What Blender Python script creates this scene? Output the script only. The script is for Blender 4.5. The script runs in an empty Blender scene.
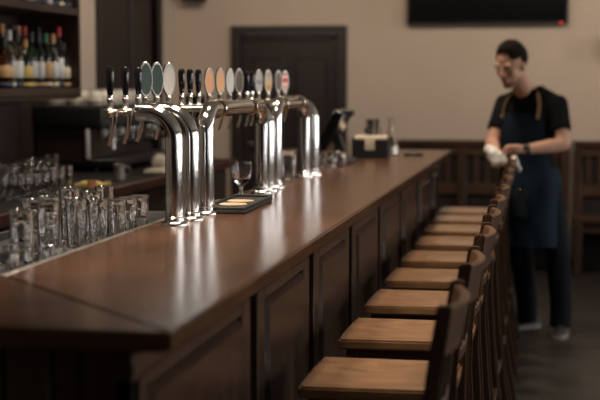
import bpy, bmesh, math, random
from mathutils import Vector, Matrix
PI = math.pi
C = bpy.context.scene.collection
random.seed(7)

# ---------------------------------------------------------------- materials
def newmat(name):
    m = bpy.data.materials.new(name); m.use_nodes = True
    return m, m.node_tree, m.node_tree.nodes['Principled BSDF']

def plain(name, col, rough=.5, metal=0, spec=.5, noise=.0, nscale=20, coat=0, sheen=0, bump=0):
    m, t, b = newmat(name)
    b.inputs['Roughness'].default_value = rough
    b.inputs['Metallic'].default_value = metal
    b.inputs['Specular IOR Level'].default_value = spec
    b.inputs['Coat Weight'].default_value = coat
    b.inputs['Sheen Weight'].default_value = sheen
    tc = t.nodes.new('ShaderNodeTexCoord')
    n = t.nodes.new('ShaderNodeTexNoise'); n.inputs['Scale'].default_value = nscale; n.inputs['Detail'].default_value = 4
    t.links.new(tc.outputs['Object'], n.inputs['Vector'])
    r = t.nodes.new('ShaderNodeValToRGB')
    r.color_ramp.elements[0].position = .3; r.color_ramp.elements[1].position = .7
    r.color_ramp.elements[0].color = [c*(1-noise) for c in col] + [1]
    r.color_ramp.elements[1].color = [min(1, c*(1+noise)) for c in col] + [1]
    t.links.new(n.outputs['Fac'], r.inputs['Fac']); t.links.new(r.outputs['Color'], b.inputs['Base Color'])
    if bump:
        bp = t.nodes.new('ShaderNodeBump'); bp.inputs['Strength'].default_value = bump; bp.inputs['Distance'].default_value = .004
        t.links.new(n.outputs['Fac'], bp.inputs['Height']); t.links.new(bp.outputs['Normal'], b.inputs['Normal'])
    return m

def wood(name, dark, light, rough=.35, axis='Y', scale=1., coat=0, plank=0, rvar=.1, bump=.12, detail=4):
    m, t, b = newmat(name)
    tc = t.nodes.new('ShaderNodeTexCoord'); mp = t.nodes.new('ShaderNodeMapping')
    s = {'X': (1.2, 16, 16), 'Y': (16, 1.0, 16), 'Z': (16, 16, 1.2)}[axis]
    mp.inputs['Scale'].default_value = [v*scale for v in s]
    t.links.new(tc.outputs['Object'], mp.inputs['Vector'])
    n = t.nodes.new('ShaderNodeTexNoise'); n.inputs['Scale'].default_value = 1.6; n.inputs['Detail'].default_value = detail
    n.inputs['Roughness'].default_value = .6; n.inputs['Distortion'].default_value = .25
    t.links.new(mp.outputs['Vector'], n.inputs['Vector'])
    n2 = t.nodes.new('ShaderNodeTexNoise'); n2.inputs['Scale'].default_value = 4.5*scale; n2.inputs['Detail'].default_value = 4
    t.links.new(tc.outputs['Object'], n2.inputs['Vector'])
    mx = t.nodes.new('ShaderNodeMath'); mx.operation = 'MULTIPLY_ADD'; mx.inputs[1].default_value = .6
    t.links.new(n2.outputs['Fac'], mx.inputs[0])
    mm = t.nodes.new('ShaderNodeMath'); mm.operation = 'MULTIPLY'; mm.inputs[1].default_value = .45
    t.links.new(n.outputs['Fac'], mm.inputs[0]); t.links.new(mm.outputs[0], mx.inputs[2])
    r = t.nodes.new('ShaderNodeValToRGB')
    r.color_ramp.elements[0].position = .30; r.color_ramp.elements[1].position = .76
    r.color_ramp.elements[0].color = list(dark)+[1]; r.color_ramp.elements[1].color = list(light)+[1]
    t.links.new(mx.outputs[0], r.inputs['Fac'])
    out = r.outputs['Color']
    if plank:
        br = t.nodes.new('ShaderNodeTexBrick'); br.inputs['Scale'].default_value = 1
        br.inputs['Brick Width'].default_value = 1.4; br.inputs['Row Height'].default_value = plank
        br.inputs['Mortar Size'].default_value = .004
        br.inputs['Color1'].default_value = (.7, .7, .7, 1); br.inputs['Color2'].default_value = (1, 1, 1, 1)
        br.inputs['Mortar'].default_value = (.15, .15, .15, 1)
        mp2 = t.nodes.new('ShaderNodeMapping'); mp2.inputs['Rotation'].default_value = (0, 0, 0)
        t.links.new(tc.outputs['Object'], mp2.inputs['Vector']); t.links.new(mp2.outputs['Vector'], br.inputs['Vector'])
        mul = t.nodes.new('ShaderNodeMixRGB'); mul.blend_type = 'MULTIPLY'; mul.inputs[0].default_value = 1
        t.links.new(out, mul.inputs[1]); t.links.new(br.outputs['Color'], mul.inputs[2]); out = mul.outputs[0]
    t.links.new(out, b.inputs['Base Color'])
    rr = t.nodes.new('ShaderNodeMapRange'); rr.inputs['To Min'].default_value = rough-rvar*.5; rr.inputs['To Max'].default_value = rough+rvar
    t.links.new(n.outputs['Fac'], rr.inputs['Value']); t.links.new(rr.outputs[0], b.inputs['Roughness'])
    bp = t.nodes.new('ShaderNodeBump'); bp.inputs['Strength'].default_value = bump; bp.inputs['Distance'].default_value = .002
    if bump: t.links.new(n.outputs['Fac'], bp.inputs['Height']); t.links.new(bp.outputs['Normal'], b.inputs['Normal'])
    b.inputs['Coat Weight'].default_value = coat; b.inputs['Coat Roughness'].default_value = .2
    return m

def glassmat(name, col=(1, 1, 1), rough=.0, ior=1.45):
    m, t, b = newmat(name)
    b.inputs['Base Color'].default_value = list(col)+[1]
    b.inputs['Transmission Weight'].default_value = 1
    b.inputs['Roughness'].default_value = rough; b.inputs['IOR'].default_value = ior
    return m

M = {}
M['bar_top'] = wood('bar_top_wood', (.022, .0095, .0045), (.098, .042, .019), .22, 'Y', .8, bump=0, rvar=0, detail=2)
M['bar_top_x'] = wood('bar_return_wood', (.022, .0095, .0045), (.098, .042, .019), .22, 'X', .8, bump=0, rvar=0, detail=2)
M['edge'] = wood('bar_edge_wood', (.035, .016, .009), (.09, .042, .022), .3, 'Y', 1.0)
M['bar_body'] = wood('bar_panel_wood', (.020, .0095, .005), (.078, .036, .019), .34, 'Z', 1.2)
M['groove'] = plain('dark_joint', (.006, .004, .003), .8)
M['seat'] = wood('seat_wood', (.065, .030, .013), (.34, .185, .095), .22, 'X', 1.3, coat=.4)
M['chair'] = wood('chair_wood', (.030, .0135, .007), (.085, .040, .020), .36, 'Z', 1.6)
M['crest'] = wood('crest_wood', (.055, .026, .012), (.15, .075, .035), .34, 'Y', 1.6)
M['wall'] = plain('beige_plaster', (.50, .395, .315), .9, noise=.03, nscale=3, bump=.1)
M['ceil'] = plain('ceiling_paint', (.50, .45, .39), .9, noise=.02)
M['floor'] = wood('floor_boards', (.013, .010, .008), (.034, .026, .020), .5, 'X', 1, plank=.16)
M['bench'] = wood('bench_wood', (.022, .010, .005), (.065, .030, .015), .4, 'Z', 1)
M['benchx'] = wood('bench_rail_wood', (.030, .014, .007), (.085, .041, .020), .4, 'X', 1)
M['door'] = wood('door_wood', (.008, .004, .0035), (.020, .0095, .008), .5, 'Z', 1)
M['shelf'] = wood('shelf_wood', (.016, .007, .0045), (.042, .019, .011), .45, 'Y', 1)
M['shelfback'] = wood('shelf_back_wood', (.016, .008, .006), (.04, .019, .012), .5, 'Z', 1)
M['redwood'] = wood('counter_edge_wood', (.028, .010, .006), (.07, .027, .015), .35, 'Y', 1)
M['counter'] = plain('dark_stone', (.008, .007, .007), .7, spec=.2, noise=.3, nscale=60)
M['chrome'] = plain('polished_steel', (.80, .80, .79), .10, 1, noise=.02)
M['brass'] = plain('warm_steel', (.70, .63, .54), .16, 1, noise=.04)
M['steel'] = plain('brushed_steel', (.52, .49, .46), .3, 1, noise=.05)
M['blackgloss'] = plain('black_gloss_plastic', (.006, .006, .007), .12, noise=.1)
M['black'] = plain('black_matte', (.010, .010, .011), .5, noise=.2)
M['rubber'] = plain('black_rubber', (.012, .012, .012), .65, noise=.3, nscale=150, bump=.3)
M['tv'] = plain('tv_screen', (.004, .004, .005), .15)
M['tvf'] = plain('tv_bezel', (.008, .008, .008), .35)
M['glass'] = glassmat('clear_glass')
M['cream'] = plain('cream_ceramic', (.62, .57, .48), .3, noise=.03)
M['white'] = plain('white_enamel', (.60, .59, .56), .3, noise=.03)
M['paper'] = plain('light_paper', (.62, .52, .40), .8, noise=.05)
M['receipt'] = plain('tan_paper', (.50, .36, .24), .8, noise=.06)
M['yellow'] = plain('yellow_cloth', (.45, .34, .10), .9, noise=.12, nscale=60, bump=.5)
M['towel'] = plain('white_towel', (.74, .72, .68), .95, noise=.06, nscale=90, sheen=.3, bump=.5)
M['skin'] = plain('skin', (.52, .29, .20), .62, spec=.3, noise=.06, nscale=12)
M['hair'] = plain('dark_brown_hair', (.010, .007, .005), .95, spec=.15, noise=.4, nscale=60, bump=.6)
M['tee'] = plain('black_cotton', (.006, .006, .007), .95, spec=.15, noise=.2, nscale=40, bump=.3)
M['apron'] = plain('navy_denim', (.010, .021, .035), .9, spec=.15, noise=.25, nscale=120, bump=.3)
M['apronpocket'] = plain('navy_pocket_denim', (.007, .012, .020), .85, noise=.25, nscale=120)
M['jeans'] = plain('black_jeans', (.007, .009, .013), .9, spec=.15, noise=.3, nscale=90, bump=.3)
M['leather'] = plain('tan_leather', (.22, .11, .045), .5, noise=.15)
M['shoe'] = plain('black_canvas', (.012, .012, .013), .7, noise=.2)
M['sole'] = plain('white_sole', (.24, .23, .21), .6, noise=.05)
M['eye'] = plain('dark_eye', (.012, .009, .008), .7, spec=.2)
M['lip'] = plain('lip', (.36, .15, .11), .5)
M['stubble'] = plain('stubble', (.20, .12, .09), .8, noise=.3, nscale=90)

# ---------------------------------------------------------------- mesh helpers
def box(bm, c, s, bevel=0, rot=None, seg=1):
    r = bmesh.ops.create_cube(bm, size=1.0)
    vs = r['verts']
    for v in vs:
        v.co = Vector((v.co.x*s[0], v.co.y*s[1], v.co.z*s[2]))
    if bevel:
        es = list({e for v in vs for e in v.link_edges})
        rb = bmesh.ops.bevel(bm, geom=es, offset=bevel, segments=seg, affect='EDGES', profile=.5)
        vs = list({v for f in rb['faces'] for v in f.verts} | {v for v in vs if v.is_valid})
    T = Matrix.Translation(c) @ (rot.to_4x4() if rot else Matrix())
    for v in vs: v.co = T @ v.co
    return bm

def bx(bm, x0, x1, y0, y1, z0, z1, bevel=0, seg=1):
    return box(bm, ((x0+x1)/2, (y0+y1)/2, (z0+z1)/2), (abs(x1-x0), abs(y1-y0), abs(z1-z0)), bevel, seg=seg)

def frame_for(d):
    d = d.normalized(); up = Vector((0, 0, 1)) if abs(d.z) < .95 else Vector((0, 1, 0))
    a = d.cross(up).normalized(); b = a.cross(d).normalized()
    return a, b

def tube(bm, pts, rad, n=16, cap=True):
    pts = [Vector(p) for p in pts]
    if not isinstance(rad, (list, tuple)): rad = [rad]*len(pts)
    rings = []; a = None
    for i, p in enumerate(pts):
        d = (pts[min(i+1, len(pts)-1)]-pts[max(i-1, 0)]).normalized()
        if a is None: a, b = frame_for(d)
        else:
            a = (a-d*a.dot(d)).normalized(); b = a.cross(d).normalized()
        rings.append([bm.verts.new(p+(a*math.cos(2*PI*k/n)+b*math.sin(2*PI*k/n))*rad[i]) for k in range(n)])
    for r0, r1 in zip(rings, rings[1:]):
        for k in range(n): bm.faces.new((r0[k], r0[(k+1) % n], r1[(k+1) % n], r1[k]))
    if cap:
        bm.faces.new(rings[0][::-1]); bm.faces.new(rings[-1])
    return bm

def lathe(bm, prof, c=(0, 0, 0), n=24, axis=None, sx=1, sy=1):
    """prof: list of (radius, height). closed when r==0 at ends"""
    c = Vector(c); rings = []
    R = axis if axis is not None else Matrix.Identity(3)
    for r, h in prof:
        if r < 1e-6: rings.append([bm.verts.new(c+R @ Vector((0, 0, h)))])
        else: rings.append([bm.verts.new(c+R @ Vector((r*math.cos(2*PI*k/n)*sx, r*math.sin(2*PI*k/n)*sy, h))) for k in range(n)])
    for r0, r1 in zip(rings, rings[1:]):
        for k in range(n):
            k2 = (k+1) % n
            if len(r0) == 1 and len(r1) == 1: continue
            if len(r0) == 1: bm.faces.new((r0[0], r1[k2], r1[k]))
            elif len(r1) == 1: bm.faces.new((r0[k], r0[k2], r1[0]))
            else: bm.faces.new((r0[k], r0[k2], r1[k2], r1[k]))
    return bm

def loft(bm, rings, closed=True, caps=True):
    R = [[bm.verts.new(p) for p in r] for r in rings]
    n = len(R[0])
    for r0, r1 in zip(R, R[1:]):
        for k in range(n if closed else n-1): bm.faces.new((r0[k], r0[(k+1) % n], r1[(k+1) % n], r1[k]))
    if caps and closed: bm.faces.new(R[0][::-1]); bm.faces.new(R[-1])
    return R

def ellipsoid(bm, c, s, rot=None, u=20, v=12):
    r = bmesh.ops.create_uvsphere(bm, u_segments=u, v_segments=v, radius=1)
    T = Matrix.Translation(c) @ (rot.to_4x4() if rot else Matrix())
    for w in r['verts']: w.co = T @ Vector((w.co.x*s[0], w.co.y*s[1], w.co.z*s[2]))
    return bm

def capsule(bm, a, b, ra, rb, n=16):
    a, b = Vector(a), Vector(b); d = (b-a).normalized(); pts = []; rr = []
    for k in range(4):
        t = PI/2*(k/4); pts.append(a-d*ra*math.cos(t)); rr.append(max(ra*math.sin(t), ra*.08))
    pts.append(a); rr.append(ra); pts.append(b); rr.append(rb)
    for k in range(1, 5):
        t = PI/2*(k/4); pts.append(b+d*rb*math.sin(t)); rr.append(max(rb*math.cos(t), rb*.08))
    return tube(bm, pts, rr, n)

def obj(name, bm, mat, parent=None, smooth=True, angle=40, wn=False):
    me = bpy.data.meshes.new(name)
    bmesh.ops.recalc_face_normals(bm, faces=bm.faces)
    bm.to_mesh(me); bm.free()
    if mat is not None: me.materials.append(mat)
    if smooth and len(me.polygons):
        me.polygons.foreach_set('use_smooth', [True]*len(me.polygons))
        me.set_sharp_from_angle(angle=math.radians(angle))
    o = bpy.data.objects.new(name, me); C.objects.link(o)
    if parent is not None: o.parent = parent
    return o

def remeshed(name, bm, mat, parent, voxel, smooth=6):
    o = obj(name+'_tmp', bm, mat, None, True)
    md = o.modifiers.new('r', 'REMESH'); md.mode = 'VOXEL'; md.voxel_size = voxel
    ms = o.modifiers.new('s', 'SMOOTH'); ms.factor = .5; ms.iterations = smooth
    dg = bpy.context.evaluated_depsgraph_get()
    me = bpy.data.meshes.new_from_object(o.evaluated_get(dg)); me.name = name
    me.materials.clear(); me.materials.append(mat)
    me.polygons.foreach_set('use_smooth', [True]*len(me.polygons))
    old = o.data; bpy.data.objects.remove(o); bpy.data.meshes.remove(old)
    n = bpy.data.objects.new(name, me); C.objects.link(n)
    if parent is not None: n.parent = parent
    return n

def tag(o, label, cat, group=None, kind=None):
    o['label'] = label; o['category'] = cat
    if group: o['group'] = group
    if kind: o['kind'] = kind
    return o

def thing(name, label, cat, loc=(0, 0, 0), rz=0, group=None):
    o = bpy.data.objects.new(name, None); C.objects.link(o)
    o.location = loc; o.rotation_euler = (0, 0, rz); o.empty_display_size = .05
    return tag(o, label, cat, group)

def struct(name, bm, mat, label=None, parent=None):
    o = obj(name, bm, mat, parent, smooth=False)
    if parent is None:
        o['kind'] = 'structure'
        if label: o['label'] = label
    return o

def dup(root, loc, rz=0, label=None, group=None):
    r = root.copy(); C.objects.link(r); r.location = loc; r.rotation_euler = (0, 0, rz)
    if label: r['label'] = label
    if group: r['group'] = group
    for ch in list(root.children):
        c = ch.copy(); C.objects.link(c); c.parent = r
        for g in list(ch.children):
            d = g.copy(); C.objects.link(d); d.parent = c
    return r

NB = bmesh.new
def one(f, *a, **k):
    b = NB(); f(b, *a, **k); return b

# ---------------------------------------------------------------- room shell
XL, XR, YB, YF, H = -3.2, 4.4, -3.2, 11.6, 3.1
struct('floor', one(bx, XL-.2, XR+.2, YB-.2, YF+.2, -.1, 0), M['floor'], 'dark brown plank floor')
struct('ceiling', one(bx, XL-.2, XR+.2, YB-.2, YF+.2, H, H+.12), M['ceil'], 'plain ceiling')
# far wall with door opening X -2.70..-1.72, top z 1.99
b = NB()
dx0, dx1, dt = -2.62, -1.80, 1.92
bx(b, XL, dx0, YF, YF+.15, 0, H); bx(b, dx1, XR, YF, YF+.15, 0, H); bx(b, dx0, dx1, YF, YF+.15, dt, H)
struct('wall_back', b, M['wall'], 'beige plaster wall at the far end of the room')
# left wall with opening for the tall double door Y 9.42..10.86
b = NB()
ly0, ly1, lt = 9.60, 11.05, 2.45
bx(b, XL-.15, XL, YB, ly0, 0, H); bx(b, XL-.15, XL, ly1, YF, 0, H); bx(b, XL-.15, XL, ly0, ly1, lt, H)
struct('wall_left', b, M['wall'], 'beige plaster wall behind the bar')
struct('wall_front', one(bx, XL, XR, YB-.15, YB, 0, H), M['bench'], 'wall behind the camera')
# right wall with windows
wins = [(-2.4, -1.9), (-.5, 0.0), (1.4, 1.9), (3.4, 3.9), (5.6, 6.1), (7.9, 8.4), (10.0, 10.5)]
wz0, wz1 = .95, 2.65
b = NB(); y = YB
for a, c in wins:
    bx(b, XR, XR+.15, y, a, 0, H); bx(b, XR, XR+.15, a, c, 0, wz0); bx(b, XR, XR+.15, a, c, wz1, H); y = c
bx(b, XR, XR+.15, y, YF, 0, H)
struct('wall_right', b, M['wall'], 'street side wall with tall windows')
for i, (a, c) in enumerate(wins):
    w = bpy.data.objects.new('window_%d' % (i+1), None); C.objects.link(w); w.location = (XR+.07, (a+c)/2, wz0); w['kind'] = 'structure'
    hw = (c-a)/2; hh = wz1-wz0
    b = NB()
    for s in (-1, 1): bx(b, -.03, .03, s*hw-.05*(s > 0), s*hw+.05*(s < 0), 0, hh)
    bx(b, -.03, .03, -hw+.05, hw-.05, 0, .05); bx(b, -.03, .03, -hw+.05, hw-.05, hh-.05, hh)
    bx(b, -.02, .02, -hw+.05, hw-.05, hh*.62, hh*.62+.04)
    struct('window_frame', b, M['shelf'], parent=w)
# skirting along the far wall
b = NB(); bx(b, dx1+.1, XR, YF-.018, YF-.001, .001, .1)
struct('baseboard_back', b, M['bench'], 'dark skirting board')

# far door: casing, leaf, handle
d = bpy.data.objects.new('door_1', None); C.objects.link(d); d.location = ((dx0+dx1)/2, YF, 0)
d['kind'] = 'structure'; d['label'] = 'dark panelled door in the far beige wall'
hw = (dx1-dx0)/2
b = NB()
for s in (-1, 1): bx(b, s*hw, s*(hw+.085), -.035, .12, 0, dt+.07, .004)
bx(b, -hw, hw, -.035, .12, dt, dt+.07, .004)
struct('door_frame', b, M['door'], parent=d)
b = NB(); bx(b, -hw+.004, hw-.004, .035, .075, .005, dt-.004)
for sx in (-1, 1):
    for z0, z1 in ((.15, .85), (1.0, 1.72)):
        bx(b, sx*.045, sx*(hw-.09), .02, .036, z0, z1, .01)
struct('door_leaf', b, M['door'], parent=d)
struct('door_header_strip', one(bx, -hw+.02, hw-.06, .01, .035, dt-.048, dt-.024, .003), M['bench'], parent=d)
b = NB(); tube(b, [(-hw+.07, .034, 1.0), (-hw+.07, -.03, 1.0), (-hw+.18, -.03, 1.0)], .01, 10)
struct('door_handle', b, M['steel'], parent=d)

# tall double door in the left wall
d = bpy.data.objects.new('door_2', None); C.objects.link(d); d.location = (XL, (ly0+ly1)/2, 0)
d['kind'] = 'structure'; d['label'] = 'tall dark brown door in the left wall behind the bar'
hw = (ly1-ly0)/2
b = NB()
for s in (-1, 1): bx(b, -.12, .03, s*hw, s*(hw+.09), 0, lt+.08, .004)
bx(b, -.12, .03, -hw, hw, lt, lt+.08, .004)
struct('door_frame', b, M['door'], parent=d)
b = NB()
for s in (-1, 1):
    bx(b, -.07, -.03, s*.003, s*(hw-.003), .005, lt-.004)
    bx(b, -.03, -.016, s*.1, s*(hw-.1), .2, 1.0, .008); bx(b, -.03, -.016, s*.1, s*(hw-.1), 1.15, lt-.15, .008)
struct('door_leaf', b, M['door'], parent=d)

# ---------------------------------------------------------------- the bar (L shaped)
BX0, BX1, BY0, BY1, BZ = -1.175, -.630, 2.25, 8.7, 1.1
RY1 = 2.86                              # inner edge of the return
XW = -3.18
top = thing('bar_counter', 'long L-shaped bar with dark brown wooden top and panelled front', 'bar counter', (-.9, 5.4, 0))
def P(o): return Matrix.Translation(-Vector(o.location))
def part(name, bm, mat, parent, **k):
    for v in bm.verts: v.co = v.co-Vector(parent.location)
    return obj(name, bm, mat, parent, **k)
# main top: mitred with the return
t = .036
def slab(poly, z0, z1):
    b = NB(); lo = [b.verts.new((x, y, z0)) for x, y in poly]; hi = [b.verts.new((x, y, z1)) for x, y in poly]
    n = len(poly); b.faces.new(lo[::-1]); b.faces.new(hi)
    for k in range(n): b.faces.new((lo[k], lo[(k+1) % n], hi[(k+1) % n], hi[k]))
    bmesh.ops.bevel(b, geom=[e for e in b.edges if abs(e.verts[0].co.z-e.verts[1].co.z) < 1e-5], offset=.005, segments=3, affect='EDGES')
    return b
part('bar_top', slab([(BX0, RY1), (BX1, BY0), (BX1, BY1), (BX0, BY1)], BZ-t, BZ), M['bar_top'], top)
part('bar_top', slab([(XW, BY0), (BX1-.001, BY0), (BX0-.001, RY1), (XW, RY1)], BZ-t, BZ), M['bar_top_x'], top)
FX = -.71                               # front plane of the body
b = NB()
bx(b, -1.13, FX-.035, 2.33, BY1-.05, .0, BZ-t)          # carcass (recess depth visible in the slots)
bx(b, XW, -.78, 2.325, 2.80, 0, BZ-t)
part('bar_body', b, M['bar_body'], top, smooth=False)
b = NB(); bx(b, FX-.035, FX, 2.29, BY1-.05, 1.008, BZ-t, .003); bx(b, FX-.035, FX+.012, 2.29, BY1-.05, 1.052, BZ-t, .005)
part('frieze', b, M['bar_body'], top)
b = NB(); bx(b, FX-.035, FX+.005, 2.29, BY1-.05, 0, .12, .004)
part('plinth', b, M['bar_body'], top)
# rail used as foot rest
b = NB(); 
slots = [3.235+.814*k for k in range(-1, 7)]
sw = .085
for k in range(len(slots)):
    y0 = slots[k]+sw if k else 2.29
    y1 = slots[k+1] if k+1 < len(slots) else BY1-.05
    if y1-y0 < .2: continue
    b = NB()
    st = .085
    bx(b, FX-.034, FX, y0, y0+st, .12, 1.008, .003); bx(b, FX-.034, FX, y1-st, y1, .12, 1.008, .003)
    bx(b, FX-.034, FX, y0+st, y1-st, .12, .22, .003); bx(b, FX-.034, FX, y0+st, y1-st, .985, 1.008, .003)
    bx(b, FX-.034, FX-.026, y0+st, y1-st, .22, .985)
    # raised and fielded panel
    lo = [(y0+st+.008, .228), (y1-st-.008, .228), (y1-st-.008, .977), (y0+st+.008, .977)]
    iy, iz = .020, .020
    hi = [(lo[0][0]+iy, lo[0][1]+iz), (lo[1][0]-iy, lo[1][1]+iz), (lo[2][0]-iy, lo[2][1]-iz), (lo[3][0]+iy, lo[3][1]-iz)]
    loft(b, [[(FX-.03, y, z) for y, z in lo], [(FX-.016, y, z) for y, z in lo], [(FX+.008, y, z) for y, z in hi]])
    pn = part('front_panel', b, M['bar_body'], top, angle=20)
    # moulding inside the frame
    b = NB(); m0, m1, z0, z1 = y0+st, y1-st, .22, .985
    for (a, c) in (((m0, z0), (m1, z0)), ((m1, z0), (m1, z1)), ((m1, z1), (m0, z1)), ((m0, z1), (m0, z0))):
        tube(b, [(FX-.008, a[0], a[1]), (FX-.008, c[0], c[1])], .008, 8)
    for v in b.verts: v.co = v.co-Vector(top.location)
    obj('moulding', b, M['bar_body'], pn)
# near end of the return: vertical boards
b = NB()
x = XW+.02
while x < FX-.06:
    bx(b, x, min(x+.085, FX-.0), 2.305, 2.328, .0, BZ-t, .004); x += .092
bx(b, FX-.09, FX, 2.29, 2.33, 0, BZ-t, .003)
part('end_boards', b, M['bar_body'], top)

# ---------------------------------------------------------------- bar stools
ch0 = thing('bar_stool', 'x', 'bar stool', (0, 0, 0), 0, 'wooden bar stools along the bar')
SZ = .78
# seat: x from -.605 to -.235 , local origin at x=-.42
def seat_bm():
    b = NB(); nx, ny = 14, 14; hx, hy = .188, .192
    def shape(u, v):                    # u front(-1)..back(1) along x, v along y
        wy = hy*(1-.04*(u+1)/2)
        x = hx*u - .005*(1-v*v)*(u < 0)*abs(u)
        y = wy*v
        # rounded corners
        cr = .03
        return x, y
    grid = []
    for i in range(nx+1):
        row = []
        for j in range(ny+1):
            u = -1+2*i/nx; v = -1+2*j/ny
            x, y = shape(u, v)
            uu, vv = u+.0, v
            dish = .009*max(0, 1-((uu-.15)/.72)**2-(vv/.78)**2)**.6 if ((uu-.15)/.72)**2+(vv/.78)**2 < 1 else 0
            row.append((x, y, SZ-dish))
        grid.append(row)
    V = [[b.verts.new(p) for p in r] for r in grid]
    for i in range(nx):
        for j in range(ny): b.faces.new((V[i][j], V[i+1][j], V[i+1][j+1], V[i][j+1]))
    r = bmesh.ops.extrude_face_region(b, geom=list(b.faces))
    for v in [g for g in r['geom'] if isinstance(g, bmesh.types.BMVert)]: v.co.z = SZ-.03
    bmesh.ops.recalc_face_normals(b, faces=b.faces)
    es = [e for e in b.edges if len(e.link_faces) == 2 and e.calc_face_angle(0) > 1.0]
    bmesh.ops.bevel(b, geom=es, offset=.006, segments=2, affect='EDGES')
    return b
obj('seat', seat_bm(), M['seat'], ch0, angle=50)
b = NB(); bx(b, -.15, .15, -.155, -.135, SZ-.085, SZ-.031, .003); bx(b, -.15, .15, .135, .155, SZ-.085, SZ-.031, .003)
bx(b, -.165, -.147, -.135, .135, SZ-.085, SZ-.031, .003); bx(b, .13, .148, -.135, .135, SZ-.085, SZ-.031, .003)
obj('seat_frame', b, M['chair'], ch0)
def sqleg(pts, w, d):
    b = NB(); rings = []
    for (x, y, z) in pts:
        rings.append([(x-w/2, y-d/2, z), (x+w/2, y-d/2, z), (x+w/2, y+d/2, z), (x-w/2, y+d/2, z)])
    loft(b, rings)
    bmesh.ops.recalc_face_normals(b, faces=b.faces)
    es = [e for e in b.edges if len(e.link_faces) == 2 and e.calc_face_angle(0) > 1.0]
    bmesh.ops.bevel(b, geom=es, offset=.004, segments=2, affect='EDGES')
    return b
for s in (-1, 1):
    obj('leg', sqleg([(-.178, s*.165, .0), (-.150, s*.152, SZ-.031)], .034, .034), M['chair'], ch0)
    # rear leg and back post in one sweeping piece
    pts = [(.262, s*.172, 0), (.222, s*.170, .2), (.195, s*.170, .45), (.180, s*.170, .70), (.182, s*.172, .82), (.194, s*.174, .95), (.216, s*.176, 1.09)]
    obj('back_post', sqleg(pts, .030, .028), M['chair'], ch0, angle=60)
# crest rail: curved back between posts
def rail(z0, z1, x0, x1, bulge, th, yy=.162, n=14):
    b = NB(); rings = []
    for i in range(n+1):
        v = -1+2*i/n; y = yy*v; bu = bulge*(1-v*v)
        xa, xb = x0+bu, x1+bu
        rings.append([(xa-th/2, y, z0), (xa+th/2, y, z0), (xb+th/2, y, z1-.004), (xb+th/2-.004, y, z1), (xb-th/2+.004, y, z1), (xb-th/2, y, z1-.004)])
    loft(b, rings); return b
obj('crest_rail', rail(.985, 1.083, .200, .218, .024, .020), M['crest'], ch0, angle=30)
obj('lower_back_rail', rail(.845, .875, .184, .187, .012, .018), M['chair'], ch0, angle=30)
for y in (-.085, 0, .085):
    b = NB(); bu = (1-(y/.162)**2)
    loft(b, [[(xx-.006, y-.016, z), (xx+.006, y-.016, z), (xx+.006, y+.016, z), (xx-.006, y+.016, z)] for xx, z in ((.187+.012*bu, .874), (.193+.014*bu, .93), (.200+.016*bu, .987))])
    obj('back_slat', b, M['chair'], ch0)
for a, c in ((( -.171, -.160, .24), (-.171, .160, .24)), ((.212, -.17, .30), (.212, .17, .30))):
    b = NB(); bx(b, a[0]-.009, a[0]+.009, a[1]+.01, c[1]-.01, a[2]-.015, a[2]+.015, .003); obj('stretcher', b, M['chair'], ch0)
for s in (-1, 1):
    b = NB(); loft(b, [[(x, s*.163-.008, z-.014), (x, s*.163+.008, z-.014), (x, s*.163+.008, z+.014), (x, s*.163-.008, z+.014)] for x, z in ((-.158, .36), (.20, .36))])
    obj('stretcher', b, M['chair'], ch0)
stools = [2.86, 3.50, 4.14, 4.76, 5.35, 5.94, 6.53, 7.11, 7.64, 8.14]
ords = ['nearest to the camera, only its backrest in view', 'second from the camera, its dished seat cut by the frame bottom', 'third from the camera', 'fourth from the camera', 'fifth from the camera',
        'sixth from the camera', 'seventh from the camera', 'eighth from the camera', 'ninth from the camera, next to last of the row', 'last of the row, under the towel the barman holds']
for i, y in enumerate(stools):
    loc = (-.42+random.uniform(-.005, .005)*(i > 1)-[0, 0, 0, .004, .008, .014, .020, .028, .036, .044][i], y, 0); rz = random.uniform(-.012, .012)*(i > 1)
    lb = 'brown wooden bar stool, '+ords[i]
    if i == 0:
        ch0.location = loc; ch0['label'] = lb
    else: dup(ch0, loc, rz, lb)

# ---------------------------------------------------------------- beer towers
R = .0265
def arc(c, r, a0, a1, ax1, ax2, n=12):
    c = Vector(c); ax1 = Vector(ax1); ax2 = Vector(ax2)
    return [c+ax1*math.cos(a0+(a1-a0)*k/n)*r+ax2*math.sin(a0+(a1-a0)*k/n)*r for k in range(n+1)]
PZ = 1.432
def flange(b, x, y, z=BZ):
    lathe(b, [(0, 0), (.040, 0), (.040, .005), (.037, .009), (.030, .012), (.030, .022), (R+.0005, .025), (0, .025)], (x, y, z+.0005), 28)
MX = -1.25
def gooseneck(tw, x, y):
    rb = .085
    pts = [(x, y, BZ+.02), (x, y, 1.2), (x, y, PZ-rb)] + arc((x-rb, y, PZ-rb), rb, 0, PI/2, (1, 0, 0), (0, 0, 1), 14)[1:] + [(MX+.045, y, PZ), (MX+.038, y, PZ)]
    c = part('column', one(tube, pts, R, 28), M['chrome'], tw)
    bb = NB(); flange(bb, x, y); part('base_flange', bb, M['chrome'], tw)
def yaxis(): return Matrix.Rotation(-PI/2, 3, 'X')
def collar(tw, x, y, z, r=R+.006, w=.03, ax='Y'):
    rot = Matrix.Rotation(-PI/2, 3, 'X') if ax == 'Y' else Matrix.Rotation(PI/2, 3, 'Y')
    bb = one(lathe, [(0, -w/2), (r-.002, -w/2), (r, -w/2+.003), (r, w/2-.003), (r-.002, w/2), (0, w/2)], (x, y, z), 28, rot)
    part('collar', bb, M['brass'], tw)
badge_rot = Matrix.Rotation(math.radians(36), 3, 'Z')      # badge faces -Y turned towards +X
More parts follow.
